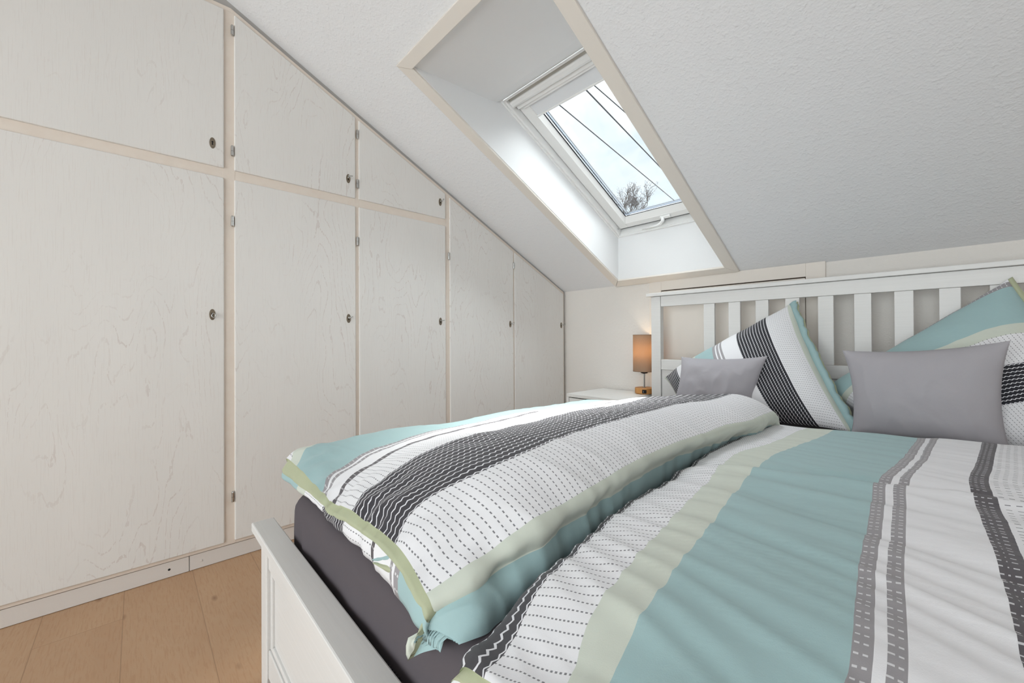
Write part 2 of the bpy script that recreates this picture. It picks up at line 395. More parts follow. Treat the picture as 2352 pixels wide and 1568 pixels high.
# fixed outer frame, sash, glazing
fx0, fx1 = OX0+.001, OX1-.001
finish('outer_frame', WB(*ring(fx0, fx1, LA+.004, .024, .018, .012, .036, .004, .095)), M_pvc, win, .003)
finish('frame_lip', WB(*ring(fx0-.004, fx1+.004, LA-.006, .004, .012, .004, .012, -.006, .008)), M_pvc, win, .002)
finish('shadow_gap', WB(*ring(fx0+.018, fx1-.018, LA+.016, -.012, .01, .01, .012, .055, .09)), M_black, win)
sx0, sx1, sa0, sa1 = fx0+.021, fx1-.021, LA+.058, -.030
sash = finish('sash', WB(*ring(sx0, sx1, sa0, sa1, .060, .05, .040, .040, .088)), M_pvc, win, .003)
ix0, ix1, ia0, ia1 = sx0+.060, sx1-.060, sa0+.05, sa1-.040
bm = bmesh.new()
for (xa, xb, aa, ab), (xc, xd, ac, ad) in [(((ix0, ix1, ia1, ia1)), (ix0+.012, ix1-.012, ia1-.034, ia1-.034)),
                                          (((ix0, ix0, ia0, ia1)), (ix0+.012, ix0+.012, ia0, ia1-.034)), (((ix1, ix1, ia1, ia0)), (ix1-.012, ix1-.012, ia1-.034, ia0))]:
    q = [wp(xa, aa, .044), wp(xb, ab, .044), wp(xd, ad, .072), wp(xc, ac, .072)]
    v = [bm.verts.new(p) for p in q]; f = bm.faces.new(v)
finish('glazing_bead', bm, M_pvc, win)
gx0, gx1, ga1 = ix0+.012, ix1-.012, ia1-.034
finish('gasket', WB(*ring(gx0-.002, gx1+.002, ia0, ga1+.002, .005, .004, .003, .070, .074)), M_black, win)
finish('spacer', WB(*ring(gx0+.006, gx1-.006, ia0, ga1, .007, .004, .003, .082, .090)), M_alu, win)
finish('outer_gasket', WB(*ring(gx0-.004, gx1+.004, ia0, ga1+.004, .016, .004, .003, .092, .100)), M_black, win)
finish('pane', WB((gx0, gx1, ia0-.02, ga1, .0745, .0785)), M_glass, win)
cover = finish('leak_cover', WB(*ring(OX0-.08, OX1+.08, LA-.08, .10, .08+.045, .08+.075, .10+.075, .096, .125)), M_alu, win)  # unseen ring added outside to stop sun leaking past the frame
# ventilation bar, grooved recess and rolled blind along the top
finish('vent_recess', WB((fx0+.02, fx1-.02, LA+.010, LA+.034, .022, .030)), M_groove, win)
finish('vent_edge', WB((fx0+.019, fx1-.019, LA+.005, LA+.012, .008, .03)), M_groove, win, .002)
bm = bmesh.new()
prof = [(LA+.034, .028), (LA+.036, .018), (LA+.044, .014), (LA+.060, .014), (LA+.070, .018), (LA+.074, .026), (LA+.074, .045), (LA+.034, .045)]
prism(bm, [wp(fx0+.012, a, n) for a, n in prof], (fx1-fx0-.024, 0, 0)); finish('vent_bar', bm, M_pvc, win, .003)
finish('blind_cassette', WB((sx0+.004, sx1-.004, LA+.074, LA+.094, .028, .06), (sx0+.03, sx1-.03, LA+.094, LA+.108, .034, .06)), M_pvc, win, .002)
bl = finish('blind', WB((ix0-.012, ix1+.012, LA+.106, LA+.178, .046, .050)), M_blind, win, .0015)
finish('blind_bar', WB((ix0-.016, ix1+.016, LA+.176, LA+.186, .040, .054)), M_pvc, bl, .003)
# handle on the lower sash, screw
bm = WB((-1.225, -1.158, sa1-.034, sa1-.014, .026, .042)); h = finish('handle', bm, M_pvc, win, .005)
bm = bmesh.new(); tube(bm, [wp(-1.205, sa1-.024, .03), wp(-1.205, sa1-.018, .012), wp(-1.222, sa1-.008, .002), wp(-1.25, sa1-.003, -.002), wp(-1.345, sa1-.002, -.004)], [.011, .011, .009, .006, .005], 12)
finish('lever', bm, M_pvc, h, smooth=True)
bm = bmesh.new(); tube(bm, [wp(OX0-.001+.016, -.05, .028), wp(OX0+.0235, -.05, .028)], .0045, 10); finish('screw', bm, M_steel, win)

# casing boards on the slope (cream, proud of the ceiling)
def cq(x, y, off): return Vector((x, y, zc(y))) - E2*off
def casing(name, quad, th):
    bm = bmesh.new(); a = [bm.verts.new(cq(x, y, 0)) for x, y in quad]; b = [bm.verts.new(cq(x, y, th)) for x, y in quad]
    bm.faces.new(a); bm.faces.new(b[::-1])
    for i in range(4): bm.faces.new((a[i], b[i], b[(i+1) % 4], a[(i+1) % 4]))
    struct(name, bm, M_trim, .0025)
CX0, CX1, CY0, CY1 = -1.603, -.803, .816, 2.452
casing('trim_1', [(CX0, CY0+.001), (OX0-.002, OY0), (OX0-.002, OY1), (CX0, CY1+.012)], .012)
casing('trim_2', [(OX1+.002, OY0), (CX1, CY0+.001), (CX1, CY1), (OX1+.002, OY1)], .014)
casing('trim_3', [(CX0, CY0), (CX1, CY0), (OX1+.002, OY0-.001), (OX0-.002, OY0-.001)], .016)
casing('trim_4', [(OX0-.001, OY1+.001), (OX1+.001, OY1+.001), (CX1-.002, CY1), (CX0+.004, CY1+.012)], .013)

# ================================================================== OUTSIDE: cables and a bare tree
def cable(p, q, r, label):
    p, q = Vector(p), Vector(q); d = q - p
    pts = [p + d*k + Vector((0, 0, -.25*(1-(2*k-1)**2)*.0)) for k in (-.8, 0, .5, 1, 2.2, 5)]
    bm = bmesh.new(); tube(bm, pts, r, 8); tag(finish('overhead_cable', bm, M_cable, smooth=True), label, 'cable', 'cables across the sky')
cable((-4.659, 5.498, 5), (-5.626, 11.853, 5), .0115, 'black overhead cable farthest left across the skylight, running down to its lower edge')
cable((-4.075, 5.45, 5), (-4.722, 9.134, 5), .0135, 'thick black overhead cable in the middle of the skylight')
cable((-3.91, 5.426, 5), (-4.025, 6.726, 5), .0095, 'thin black overhead cable nearest the right side of the skylight')
rnd = random.Random(5)
tr = thing('bare_tree', (-7.05, 11.55, -3), 'bare winter tree with fine budding twigs beyond the skylight', 'tree')
bm_b = bmesh.new(); bm_t = bmesh.new(); buds = bmesh.new()
bmk = bmesh.new(); tube(bmk, [(-7.05, 11.55, -3), (-7.0, 11.6, 1), (-7.05, 11.58, 3.6), (-7.07, 11.55, 4.70)], [.16, .13, .09, .028], 10); finish('trunk', bmk, M_bark, tr, smooth=True)
def grow(p, d, ln, r, depth):
    pts = [p]; q = p.copy(); dd = d.copy(); n = 4
    for i in range(n):
        dd = (dd + Vector((rnd.uniform(-.22, .22), rnd.uniform(-.22, .22), rnd.uniform(-.08, .16)))).normalized(); q = q + dd*ln/n; pts.append(q.copy())
    tube(bm_b if depth > 2 else bm_t, pts, [r*(1-.14*i) for i in range(n+1)], 5)
    if depth <= 2:
        for k in range(2, n+1):
            c = pts[k] + Vector((rnd.uniform(-.02, .02), rnd.uniform(-.02, .02), rnd.uniform(-.01, .02)))
            for a_, b_ in (((1, 0), (0, 1)),):
                bmesh.ops.create_icosphere(buds, subdivisions=1, radius=rnd.uniform(.006, .010), matrix=Matrix.Translation(c))
    if depth == 0: return
    for i in range(1, n+1):
        for _ in range(1 if depth > 3 else 2):
            if rnd.random() < (.45 if depth > 1 else .55): continue
            ax = Vector((rnd.uniform(-1, 1), rnd.uniform(-1, 1), rnd.uniform(-.3, .8))).normalized()
            grow(pts[i], (dd*.85 + ax*.75).normalized(), ln*rnd.uniform(.50, .74), r*.52, depth-1)
fork = Vector((-7.07, 11.55, 4.68))
for d, l in (((-.75, .1, .8), .62), ((.15, .2, 1), .62), ((.85, -.1, .62), .72), ((.5, .5, .7), .5), ((-.35, -.3, 1), .66)):
    grow(fork, Vector(d).normalized(), l, .020, 3)
finish('branches', bm_b, M_bark, tr); finish('twigs', bm_t, M_bark, tr); finish('buds', buds, M_bark, tr)

# ================================================================== BUILT-IN WARDROBE
XW = -2.054; XF = XW-.008                      # door faces, frame face
wd = thing('wardrobe', (XW, 1.0, 0), 'white-washed built-in wardrobe with eight locked doors following the roof slope', 'wardrobe')
def zt(y): return min(2.300, 2.2934 - .4835*(y - .3045))    # top edge of the doors
YE = -.95
BAY = [(-.42, .2662), (.3025, .8153), (.8332, 1.3546), (1.3855, 1.9053), (1.9176, 2.4333)]
yk = .3045 + (2.2934-2.300)/.4835
def strip_above(bm, y0, y1, d0, d1, x0, x1):
    ys = sorted({y0, y1, *[y for y in (yk,) if y0 < y < y1]})
    top = [(x1, y, zt(y)+d1) for y in ys]; bot = [(x1, y, zt(y)+d0) for y in ys[::-1]]
    prism(bm, top+bot, (x0-x1, 0, 0))
finish('carcass', B((XL+.02, XW-.05, YE, YE+.02, 0, 2.30), (XW-.06, XW-.045, YE, 2.45, .06, 1.30)), M_gap, wd)
bm = bmesh.new(); strip_above(bm, YE, 2.445, -1.1, .0, XW-.06, XW-.045); finish('back_shade', bm, M_gap, wd)
bm = bmesh.new()
for y0, y1 in ((YE, YE+.04), (-.46, -.415), (.262, .306), (.811, .837), (1.350, 1.389), (1.901, 1.922), (2.429, 2.446)):
    prism(bm, [(XF, y0, .064), (XF, y1, .064), (XF, y1, zt(y1)+.008), (XF, y0, zt(y0)+.008)], (-.035, 0, 0))
box(bm, XF-.035, XF-.0005, YE, 1.389, 1.590, 1.640); box(bm, XF-.035, XF-.0005, YE, 2.446, .063, .085)
strip_above(bm, YE, 2.446, -.008, .021, XF-.035, XF-.0008)
finish('frame', bm, M_frame, wd, .0012)
bm = bmesh.new(); strip_above(bm, YE, 2.4455, .0205, .11, XF-.06, XF-.014); box(bm, XF-.06, XF-.014, 2.4455, YB-.001, .0, 1.40); finish('shadow_strip', bm, M_shadow_strip, wd)  # recessed strip, its grey stands for the shadow line along ceiling and wall
finish('plinth', B((XF-.04, XF-.004, YE, .1515, .0015, .0600)), M_plinth, wd, .001)
pl2 = finish('plinth', B((XF-.04, XF-.004, .1535, 2.446, .0015, .0600)), M_plinth, wd, .001)
pl1 = [o for o in wd.children if o.name.startswith('plinth')][0]
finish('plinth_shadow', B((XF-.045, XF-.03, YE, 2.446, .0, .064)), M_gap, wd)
def xcyl(bm, x0, x1, y, z, ry, rz, n=24):
    a = [bm.verts.new((x0, y+ry*math.cos(k*2*math.pi/n), z+rz*math.sin(k*2*math.pi/n))) for k in range(n)]
    b = [bm.verts.new((x1, v.co.y, v.co.z)) for v in a]
    bm.faces.new(a[::-1]); bm.faces.new(b)
    for k in range(n): bm.faces.new((a[k], a[(k+1) % n], b[(k+1) % n], b[k]))
bm = bmesh.new(); xcyl(bm, XF-.006, XF-.0034, .091, .031, .0042, .0042); finish('screw_hole', bm, M_hole, pl1, label='open black screw hole')
bm = bmesh.new(); xcyl(bm, XF-.006, XF-.0025, .190, .029, .0045, .0045); finish('cover_cap', bm, M_plinth, pl2, .0008)

def key_on(plate, y, z, ang):
    bm = bmesh.new(); x = XW+.002
    tube(bm, [(x-.004, y, z+.004), (x+.020, y, z+.004)], .0022, 10); tube(bm, [(x+.0015, y, z+.004), (x+.004, y, z+.004)], .004, 12)
    c, s = math.cos(ang), math.sin(ang)
    loop = [(x+.0265+.0085*math.cos(k*2*math.pi/20), y + .0105*math.sin(k*2*math.pi/20)*c, z+.004 + .0105*math.sin(k*2*math.pi/20)*s) for k in range(21)]
    tube(bm, loop, .0017, 8, cap=False)
    finish('key', bm, M_steel, plate, smooth=True, label='metal key with an oval ring bow')
def door(bay, z0, z1, lock_y, lock_z, key, hinges):
    y0, y1 = BAY[bay]
    bm = bmesh.new()
    if z1 is None:
        ys = [y0] + ([yk] if y0 < yk < y1 else []) + [y1]
        pts = [(XW, y, zt(y)) for y in ys[::-1]] + [(XW, y0, z0), (XW, y1, z0)]
    else: pts = [(XW, y0, z0), (XW, y1, z0), (XW, y1, z1), (XW, y0, z1)]
    prism(bm, pts, (-.018, 0, 0))
    d = finish('door', bm, M_door, wd, .004, seg=3)
    bm = bmesh.new(); xcyl(bm, XW-.001, XW+.0012, lock_y, lock_z, .0105, .0225, 32); xcyl(bm, XW, XW+.0019, lock_y, lock_z, .0083, .0200, 32)
    for zz in (-.016, .016): xcyl(bm, XW, XW+.0030, lock_y, lock_z+zz, .0016, .0016, 10)
    pl = finish('lock_plate', bm, M_brass, d, .0006)
    bm = bmesh.new(); xcyl(bm, XW, XW+.0022, lock_y, lock_z+.004, .0034, .0034, 16)
    prism(bm, [(XW+.0022, lock_y-.0016, lock_z+.003), (XW+.0022, lock_y+.0016, lock_z+.003), (XW+.0022, lock_y+.0026, lock_z-.0085), (XW+.0022, lock_y-.0026, lock_z-.0085)], (-.002, 0, 0))
    finish('keyhole', bm, M_hole, d)
    if key is not None: key_on(d, lock_y, lock_z, key)
    for hz in hinges:
        bm = bmesh.new(); r = .0058; hy = y0-.0075; hx = XW-.001
        tube(bm, [(hx, hy, hz-.0225), (hx, hy, hz-.0205), (hx, hy, hz-.0015)], [r*.7, r, r], 14)
        tube(bm, [(hx, hy, hz-.0005), (hx, hy, hz+.018), (hx, hy, hz+.0215), (hx, hy, hz+.0235)], [r*.95, r*.95, r*.7, r*.25], 14)
        finish('hinge', bm, M_steel, d, smooth=False)
U0, L1 = 1.6344, 1.5943
door(0, U0, None, .227, 1.726, None, ()); door(0, .077, L1, .226, 1.023, None, ())
door(1, U0, None, .779, 1.725, .25, (2.225, 1.715)); door(1, .077, L1, .779, 1.024, .45, (1.419, .262))
door(2, U0, None, 1.318, 1.728, 1.05, (1.964, 1.711)); door(2, .077, L1, 1.317, 1.023, .25, (1.418, .262))
door(3, .077, None, 1.874, 1.019, .75, (1.417, .262)); door(4, .077, None, 2.405, 1.021, .9, (1.422, .262))
# the turned key of the first lower door hangs flat against its plate
d1 = [o for o in wd.children if o.name.startswith('door')][1]
bm = bmesh.new(); loop = [(XW+.012, .229+.006*math.cos(k*2*math.pi/20), 1.018+.0085*math.sin(k*2*math.pi/20)) for k in range(21)]
tube(bm, loop, .0018, 8, cap=False); tube(bm, [(XW-.002, .227, 1.027), (XW+.012, .227, 1.027)], .0025, 10); finish('key', bm, M_steel, d1, smooth=True)

# ================================================================== BED
bed = thing('bed', (-.3, 1.27, 0), 'white stained double bed with slatted headboard and panelled footboard', 'bed')
BX0, BX1 = -1.25, .64
for x0 in (BX0, BX1-.059):
    finish('headboard_post', B((x0, x0+.059, 2.300, 2.340, 0, 1.168)), M_bedwhite, bed, .002)
finish('headboard_cap', B((BX0-.026, BX1+.026, 2.287, 2.350, 1.1695, 1.1895)), M_bedwhite, bed, .0025)
finish('top_rail', B((BX0+.0605, BX1-.0605, 2.303, 2.327, 1.1065, 1.1685)), M_bedwhite, bed, .002)
finish('middle_rail', B((BX0+.0605, BX1-.0605, 2.303, 2.327, .7305, .7915)), M_bedwhite, bed, .002)
finish('headboard_panel', B((BX0+.0605, BX1-.0605, 2.311, 2.325, .25, .7295)), M_bedwhite, bed, .0015)
for k in range(-0, 12):
    x0 = -.9405 + .1285*k
    if x0 > .45: break
    finish('slat', B((x0, x0+.0575, 2.306, 2.322, .7920, 1.1060)), M_bedwhite, bed, .0015)
FX0, FX1, FZ = -1.21, .60, .4095
for x0 in (FX0, FX1-.055): finish('footboard_post', B((x0, x0+.055, .234, .272, 0, FZ-.0005)), M_bedwhite, bed, .003)
finish('footboard_cap', B((FX0-.058, FX1+.058, .2228, .2757, FZ, FZ+.0235)), M_bedwhite, bed, .003)
finish('footboard_frame', B((FX0+.0555, FX1-.0555, .239, .262, FZ-.06, FZ-.0005), (FX0+.0555, FX1-.0555, .239, .262, .08, .15)), M_bedwhite, bed, .002)
finish('footboard_bead', B((FX0+.0555, FX0+.072, .243, .262, .151, FZ-.061), (FX1-.072, FX1-.0555, .243, .262, .151, FZ-.061), (FX0+.0725, FX1-.0725, .243, .262, FZ-.073, FZ-.061), (FX0+.0725, FX1-.0725, .243, .262, .151, .163)), M_bedwhite, bed, .002)
finish('footboard_panel', B((FX0+.0725, FX1-.0725, .249, .261, .163, FZ-.073)), M_bedwhite, bed, .001)
for x0 in (FX0+.004, FX1-.030): finish('side_rail', B((x0, x0+.026, .2725, 2.2995, .20, .375)), M_bedwhite, bed, .002)
finish('slatted_base', B((FX0+.032, FX1-.032, .2765, 2.2985, .19, .215)), M_bedwhite, bed)

# mattress with its fitted sheet
MX0, MX1, MY0, MY1, MZ0, MZ1 = -1.172, .562, .292, 2.285, .216, .528
def rrect(x0, x1, y0, y1, r, nc=10, ne=60):
    pts = []
    for cx, cy, a0, ex, ey in ((x1-r, y0+r, -math.pi/2, 0, 1), (x1-r, y1-r, 0, -1, 0), (x0+r, y1-r, math.pi/2, 0, -1), (x0+r, y0+r, math.pi, 1, 0)):
        for k in range(nc): pts.append((cx + r*math.cos(a0 + math.pi/2*k/nc), cy + r*math.sin(a0 + math.pi/2*k/nc)))
        L = (x1-x0-2*r) if ex else (y1-y0-2*r); p = (cx + r*math.cos(a0+math.pi/2), cy + r*math.sin(a0+math.pi/2))
        for k in range(ne): pts.append((p[0] + ex*L*k/ne, p[1] + ey*L*k/ne))
    return pts
mt = thing('mattress', (-.3, 1.29, MZ0), 'thick white mattress in a charcoal fitted sheet on the bed', 'mattress')
bm = bmesh.new(); pts = rrect(MX0+.004, MX1-.004, MY0+.004, MY1-.004, .055)
prev = None
for z in (MZ0+.002, MZ0+.02, MZ1-.08, MZ1-.05):
    rg = [bm.verts.new((x, y, z)) for x, y in pts]
    if prev:
        for k in range(len(pts)): bm.faces.new((prev[k], prev[(k+1) % len(pts)], rg[(k+1) % len(pts)], rg[k]))
    else: bm.faces.new(rg[::-1])
    prev = rg
bm.faces.new(prev); finish('core', bm, M_matt, mt, smooth=True)
def hem_z(x, y):
    if y < MY0+.06:
        return float(np.interp(x, [-1.17, -1.0, -.90, -.75, -.63, -.50, -.35, .6], [.33, .345, .360, .383, .396, .404, .408, .40])) + .0015*math.sin(x*60)
    return .30
def sheet_mesh(bm):
    rings = []
    for ins, dz in ((.50, 0), (.30, 0), (.15, 0), (.06, 0), (.040, -.0008), (.026, -.004), (.014, -.010), (.006, -.019), (.001, -.030)):
        rings.append([(x, y, MZ1+dz) for x, y in rrect(MX0+ins*.9, MX1-ins*.9, MY0+ins, MY1-ins, max(.06-ins*.5, .012) if ins < .06 else .06)])
    for k in range(1, 15):
        q = k/14; rings.append([(x, y, (MZ1-.030)*(1-q) + hem_z(x, y)*q) for x, y in rrect(MX0, MX1, MY0, MY1, .06)])
    V = []; n = len(rings[0])
    for ri, rg in enumerate(rings):
        row = []
        for (x, y, z) in rg:
            nx, ny = (x+.3)/1.0, (y-1.3)
            w_ = .0035*noise.noise(Vector((x*5, y*5, z*7))) + .002*noise.noise(Vector((x*14, y*14, z*5)))
            o_ = w_ if ri > 6 else 0
            if ri > 6 and y < MY0+.05:      # a soft vertical fold near the corner
                o_ += .006*math.exp(-((x+1.035+.4*(z-.45))/.018)**2)
            row.append(bm.verts.new((x + (o_ if x > MX1-.07 else -o_ if x < MX0+.07 else 0), y + (-o_ if y < MY0+.07 else 0), z + (w_*.5 if ri <= 6 else 0))))
        V.append(row)
    bm.faces.new(V[0])
    for a, b in zip(V, V[1:]):
        for k in range(n): bm.faces.new((a[k], a[(k+1) % n], b[(k+1) % n], b[k]))
bm = bmesh.new(); sheet_mesh(bm); sh = finish('fitted_sheet', bm, M_sheet, mt, smooth=True, label='charcoal jersey fitted sheet')
m_ = sh.modifiers.new('thick', 'SOLIDIFY'); m_.thickness = .002; m_.offset = 1
bm = bmesh.new(); x = -1.0
while x < .5:
    z = hem_z(x, MY0)+.010; box(bm, x, x+.004, MY0-.0048, MY0-.0018, z-.0006, z+.0006); x += .007
finish('hem_stitching', bm, mat('thread_dark', lin(58, 52, 56), .8), sh)
# control points of the two duvets in mm: 15 rows foot to head, 8 stripe edges left to right
TL = np.array([[-1250,313,581,-1002,318,558,-910,315,558,-803,315,574,-599,303,590,-485,291,567,-486,295,557,-474,275,508],[-1250,352,606,-1059,357,575,-969,355,577,-834,355,595,-630,343,616,-470,331,587,-456,335,569,-452,316,508],[-1250,405,614,-1089,410,592,-1001,408,596,-844,408,619,-617,396,643,-462,385,608,-454,389,581,-454,371,508],[-1250,472,620,-1119,476,607,-1020,474,613,-852,474,642,-581,463,673,-449,453,631,-444,456,595,-463,439,508],[-1250,551,624,-1116,556,618,-1041,554,625,-845,553,659,-562,543,692,-447,534,641,-454,537,602,-474,521,508],[-1250,644,623,-1129,648,624,-1048,646,632,-839,646,669,-563,637,706,-447,628,652,-458,631,609,-487,617,508],[-1250,751,614,-1134,754,625,-1069,752,633,-845,752,670,-572,744,710,-453,736,660,-464,739,616,-502,726,508],[-1250,870,612,-1138,873,626,-1078,872,634,-850,871,671,-569,864,713,-459,857,663,-474,860,618,-516,849,508],[-1250,1003,615,-1155,1005,626,-1087,1004,633,-858,1004,670,-572,998,713,-460,992,664,-483,994,619,-532,985,508],[-1250,1136,616,-1154,1137,625,-1100,1137,633,-870,1136,668,-585,1132,709,-455,1127,662,-479,1129,618,-550,1121,508],[-1250,1268,616,-1130,1270,625,-1081,1269,632,-871,1269,666,-593,1266,706,-457,1262,660,-474,1263,616,-568,1258,508],[-1250,1401,615,-1138,1402,624,-1059,1402,631,-883,1401,663,-566,1399,703,-439,1397,657,-470,1398,614,-582,1394,508],[-1250,1507,613,-1145,1508,624,-1058,1508,631,-898,1507,661,-566,1506,703,-439,1505,657,-448,1505,612,-584,1504,508],[-1250,1587,610,-1141,1587,624,-1064,1587,630,-910,1587,659,-566,1587,703,-439,1586,657,-448,1586,612,-584,1585,508],[-1250,1640,608,-1126,1640,623,-1068,1640,630,-915,1640,658,-566,1640,703,-439,1640,657,-448,1640,612,-585,1640,508]], dtype=float)
TR = np.array([[-374,272,540,-320,262,564,-235,245,598,-194,240,620,-54,235,647,-25,235,649,30,235,648,52,235,648],[-390,315,545,-335,305,574,-235,289,605,-194,284,625,-54,279,650,-25,279,652,30,279,651,52,279,651],[-397,372,553,-357,363,582,-258,347,612,-205,342,630,-54,338,653,-25,338,656,30,338,655,52,338,655],[-402,443,562,-371,435,589,-271,420,618,-215,415,635,-55,411,657,-25,411,660,30,411,660,52,411,660],[-407,529,571,-386,521,593,-287,507,620,-229,503,636,-64,499,656,-31,499,659,30,499,660,52,499,660],[-427,629,573,-406,621,594,-303,609,621,-243,605,636,-74,601,655,-39,601,658,30,601,660,50,601,660],[-438,743,576,-416,737,594,-320,725,620,-260,722,634,-82,718,654,-45,718,658,27,718,660,47,718,660],[-441,872,579,-421,866,595,-341,856,618,-280,853,632,-91,850,651,-52,850,655,21,850,658,44,850,658],[-457,1015,582,-439,1010,596,-368,1002,617,-298,999,629,-101,997,647,-60,997,651,15,997,654,39,997,654],[-474,1157,584,-454,1154,598,-383,1147,616,-305,1145,626,-93,1143,642,-55,1143,647,13,1143,649,36,1143,649],[-478,1300,586,-456,1297,598,-365,1293,612,-296,1291,621,-84,1290,636,-45,1290,641,23,1290,643,46,1290,643],[-478,1443,587,-454,1441,599,-358,1438,608,-286,1437,616,-81,1436,628,-42,1436,633,32,1436,637,55,1436,637],[-472,1557,587,-448,1556,599,-357,1554,604,-279,1554,611,-78,1554,622,-39,1554,627,38,1554,631,62,1554,631],[-467,1643,588,-445,1642,599,-357,1642,602,-279,1642,607,-76,1641,618,-37,1641,623,42,1641,628,68,1641,628],[-466,1700,588,-445,1700,599,-350,1700,600,-278,1700,605,-77,1700,615,-35,1700,620,45,1700,625,71,1700,625]], dtype=float)

# ================================================================== DUVETS
def catmull(T, n):
    """resample a (k, d) control list to n rows with a Catmull-Rom spline"""
    k = len(T); u = np.linspace(0, k-1, n); i = np.clip(np.floor(u).astype(int), 0, k-2); f = (u-i)[:, None]
    P = lambda j: T[np.clip(j, 0, k-1)]
    p0, p1, p2, p3 = P(i-1), P(i), P(i+1), P(i+2)
    p0 = np.where((i == 0)[:, None], 2*p1-p2, p0); p3 = np.where((i == k-2)[:, None], 2*p2-p1, p3)
    return .5*((2*p1) + (p2-p0)*f + (2*p0-5*p1+4*p2-p3)*f*f + (3*p1-p0-3*p2+p3)*f**3)
def grid_mesh(name, G, mat_, parent, uv=None, smooth=True, label=None, solid=0, closed_u=False):
    nv, nu = G.shape[:2]; me = bpy.data.meshes.new(name)
    idx = np.arange(nv*nu).reshape(nv, nu)
    if closed_u: idx = np.concatenate([idx, idx[:, :1]], 1)
    F = np.stack([idx[:-1, :-1], idx[:-1, 1:], idx[1:, 1:], idx[1:, :-1]], -1).reshape(-1, 4)
    me.from_pydata(G.reshape(-1, 3).tolist(), [], F.tolist())
    if uv is not None:
        l = me.uv_layers.new(name='linen'); li = np.empty(len(me.loops), dtype=int); me.loops.foreach_get('vertex_index', li)
        l.data.foreach_set('uv', uv.reshape(-1, 2)[li].astype(np.float32).ravel())
    o = link(name, me, mat_, parent, 0, smooth, label)
    if solid:
        m = o.modifiers.new('cloth', 'SOLIDIFY'); m.thickness = solid; m.offset = -1
    return o
def displace(G, fn):
    du = np.gradient(G, axis=1); dv = np.gradient(G, axis=0); N = np.cross(du, dv); N /= np.linalg.norm(N, axis=2, keepdims=True)+1e-9
    if N[..., 2].mean() < 0: N = -N
    H = np.array([[fn(*G[j, i], j, i) for i in range(G.shape[1])] for j in range(G.shape[0])])
    return G + N*H[..., None]
ns = lambda x, y, z=0.0: noise.noise(Vector((x, y, z)))
def ridge(x, y, z=0.0): return 1 - abs(ns(x, y, z))*2

def duvet(name, ctrl, S, label, group, wr, hem, zb=.5305):
    """ctrl rows (foot to head) x columns (left to right) of x, y, z; S the matching pattern positions"""
    NV, NU = 230, 210
    nv0, nc = ctrl.shape[:2]
    C4 = np.concatenate([ctrl, S[..., None]], 2)
    R = np.stack([catmull(C4[:, c], NV) for c in range(nc)], 1)
    A = np.stack([catmull(R[j], NU) for j in range(NV)], 0)
    G = A[..., :3].copy(); fl_ = np.where(G[..., 1] < MY0-.002, .49, zb); G[..., 2] = np.maximum(G[..., 2], fl_)
    G = displace(G, wr); G[..., 2] = np.maximum(G[..., 2], fl_-.001)
    tt = np.cumsum(np.concatenate([np.zeros((1, NU)), np.linalg.norm(np.diff(G, axis=0), axis=2)], 0), 0)
    tt = np.repeat(tt[:, NU//2:NU//2+1]*.0, NU, 1) + G[..., 1]
    UV = np.stack([A[..., 3], tt], 2)
    c = G.reshape(-1, 3).mean(0)
    root = thing(name, (float(c[0]), float(c[1]), zb), label, 'duvet', group)
    grid_mesh('cover_top', G, M_linen, root, UV)
    # open foot end: olive facing, then the underside of the cover folded below it
    H0 = G[0]; rows = []; f_o = np.array([hem(u/(NU-1))*(1+.25*ns(u*.13, .7)) for u in range(NU)])
    hgt = np.maximum(H0[:, 2]-zb-.001, .0)
    prof = [(0, 0, 0), (.006, .10, 0), (.004, .30, .4), (-.006, .62, 1), (-.010, .85, 1), (-.008, 1, 1)]
    for dy, dz, wg in prof:
        p = H0.copy(); w_ = np.array([ns(u*.11, dz*5, wr.__code__.co_firstlineno) for u in range(NU)])
        p[:, 1] += dy + .006*w_*wg; p[:, 2] -= hgt*f_o*np.clip(dz, 0, 1); rows.append(p)
    O = np.stack(rows, 0); grid_mesh('hem_facing', O, M_olive, root, label='olive green facing inside the open hem')
    last = O[-1]; rows = []
    for q in (0, .3, .7, 1, 1.4):
        p = last.copy(); p[:, 2] = last[:, 2]*(1-min(q, 1)) + (zb-.0005)*min(q, 1); p[:, 1] += .004*math.sin(math.pi*min(q, 1))*-1 + (.05 if q > 1 else 0); rows.append(p)
    U = np.stack(rows, 0); uvu = np.stack([A[:5, :, 3]*0 + (A[0, :, 3]*-1 + .5)[None], np.array([0, .01, .02, .03, .05])[:, None] + np.zeros((5, NU))], 2)
    grid_mesh('cover_underside', U, M_linen, root, uvu)
    # flat underside on the sheet
    bot = np.stack([G[0]+[0, .03, 0], G[-1]], 0); bot[..., 2] = zb-.0008
    grid_mesh('bottom', bot, M_tealplain, root)
    return root
def with_ends(T, drop_head, zb=.5305):
    """adds the rolled head end"""
    last = T[-1]; add = []
    for dy, k in ((.035, .93), (.065, .72), (.078, .38), (.070, .0)):
        r = last.copy(); r[:, 1] += dy*drop_head; r[:, 2] = zb + (last[:, 2]-zb)*k; add.append(r)
    return np.concatenate([T, np.array(add)], 0)
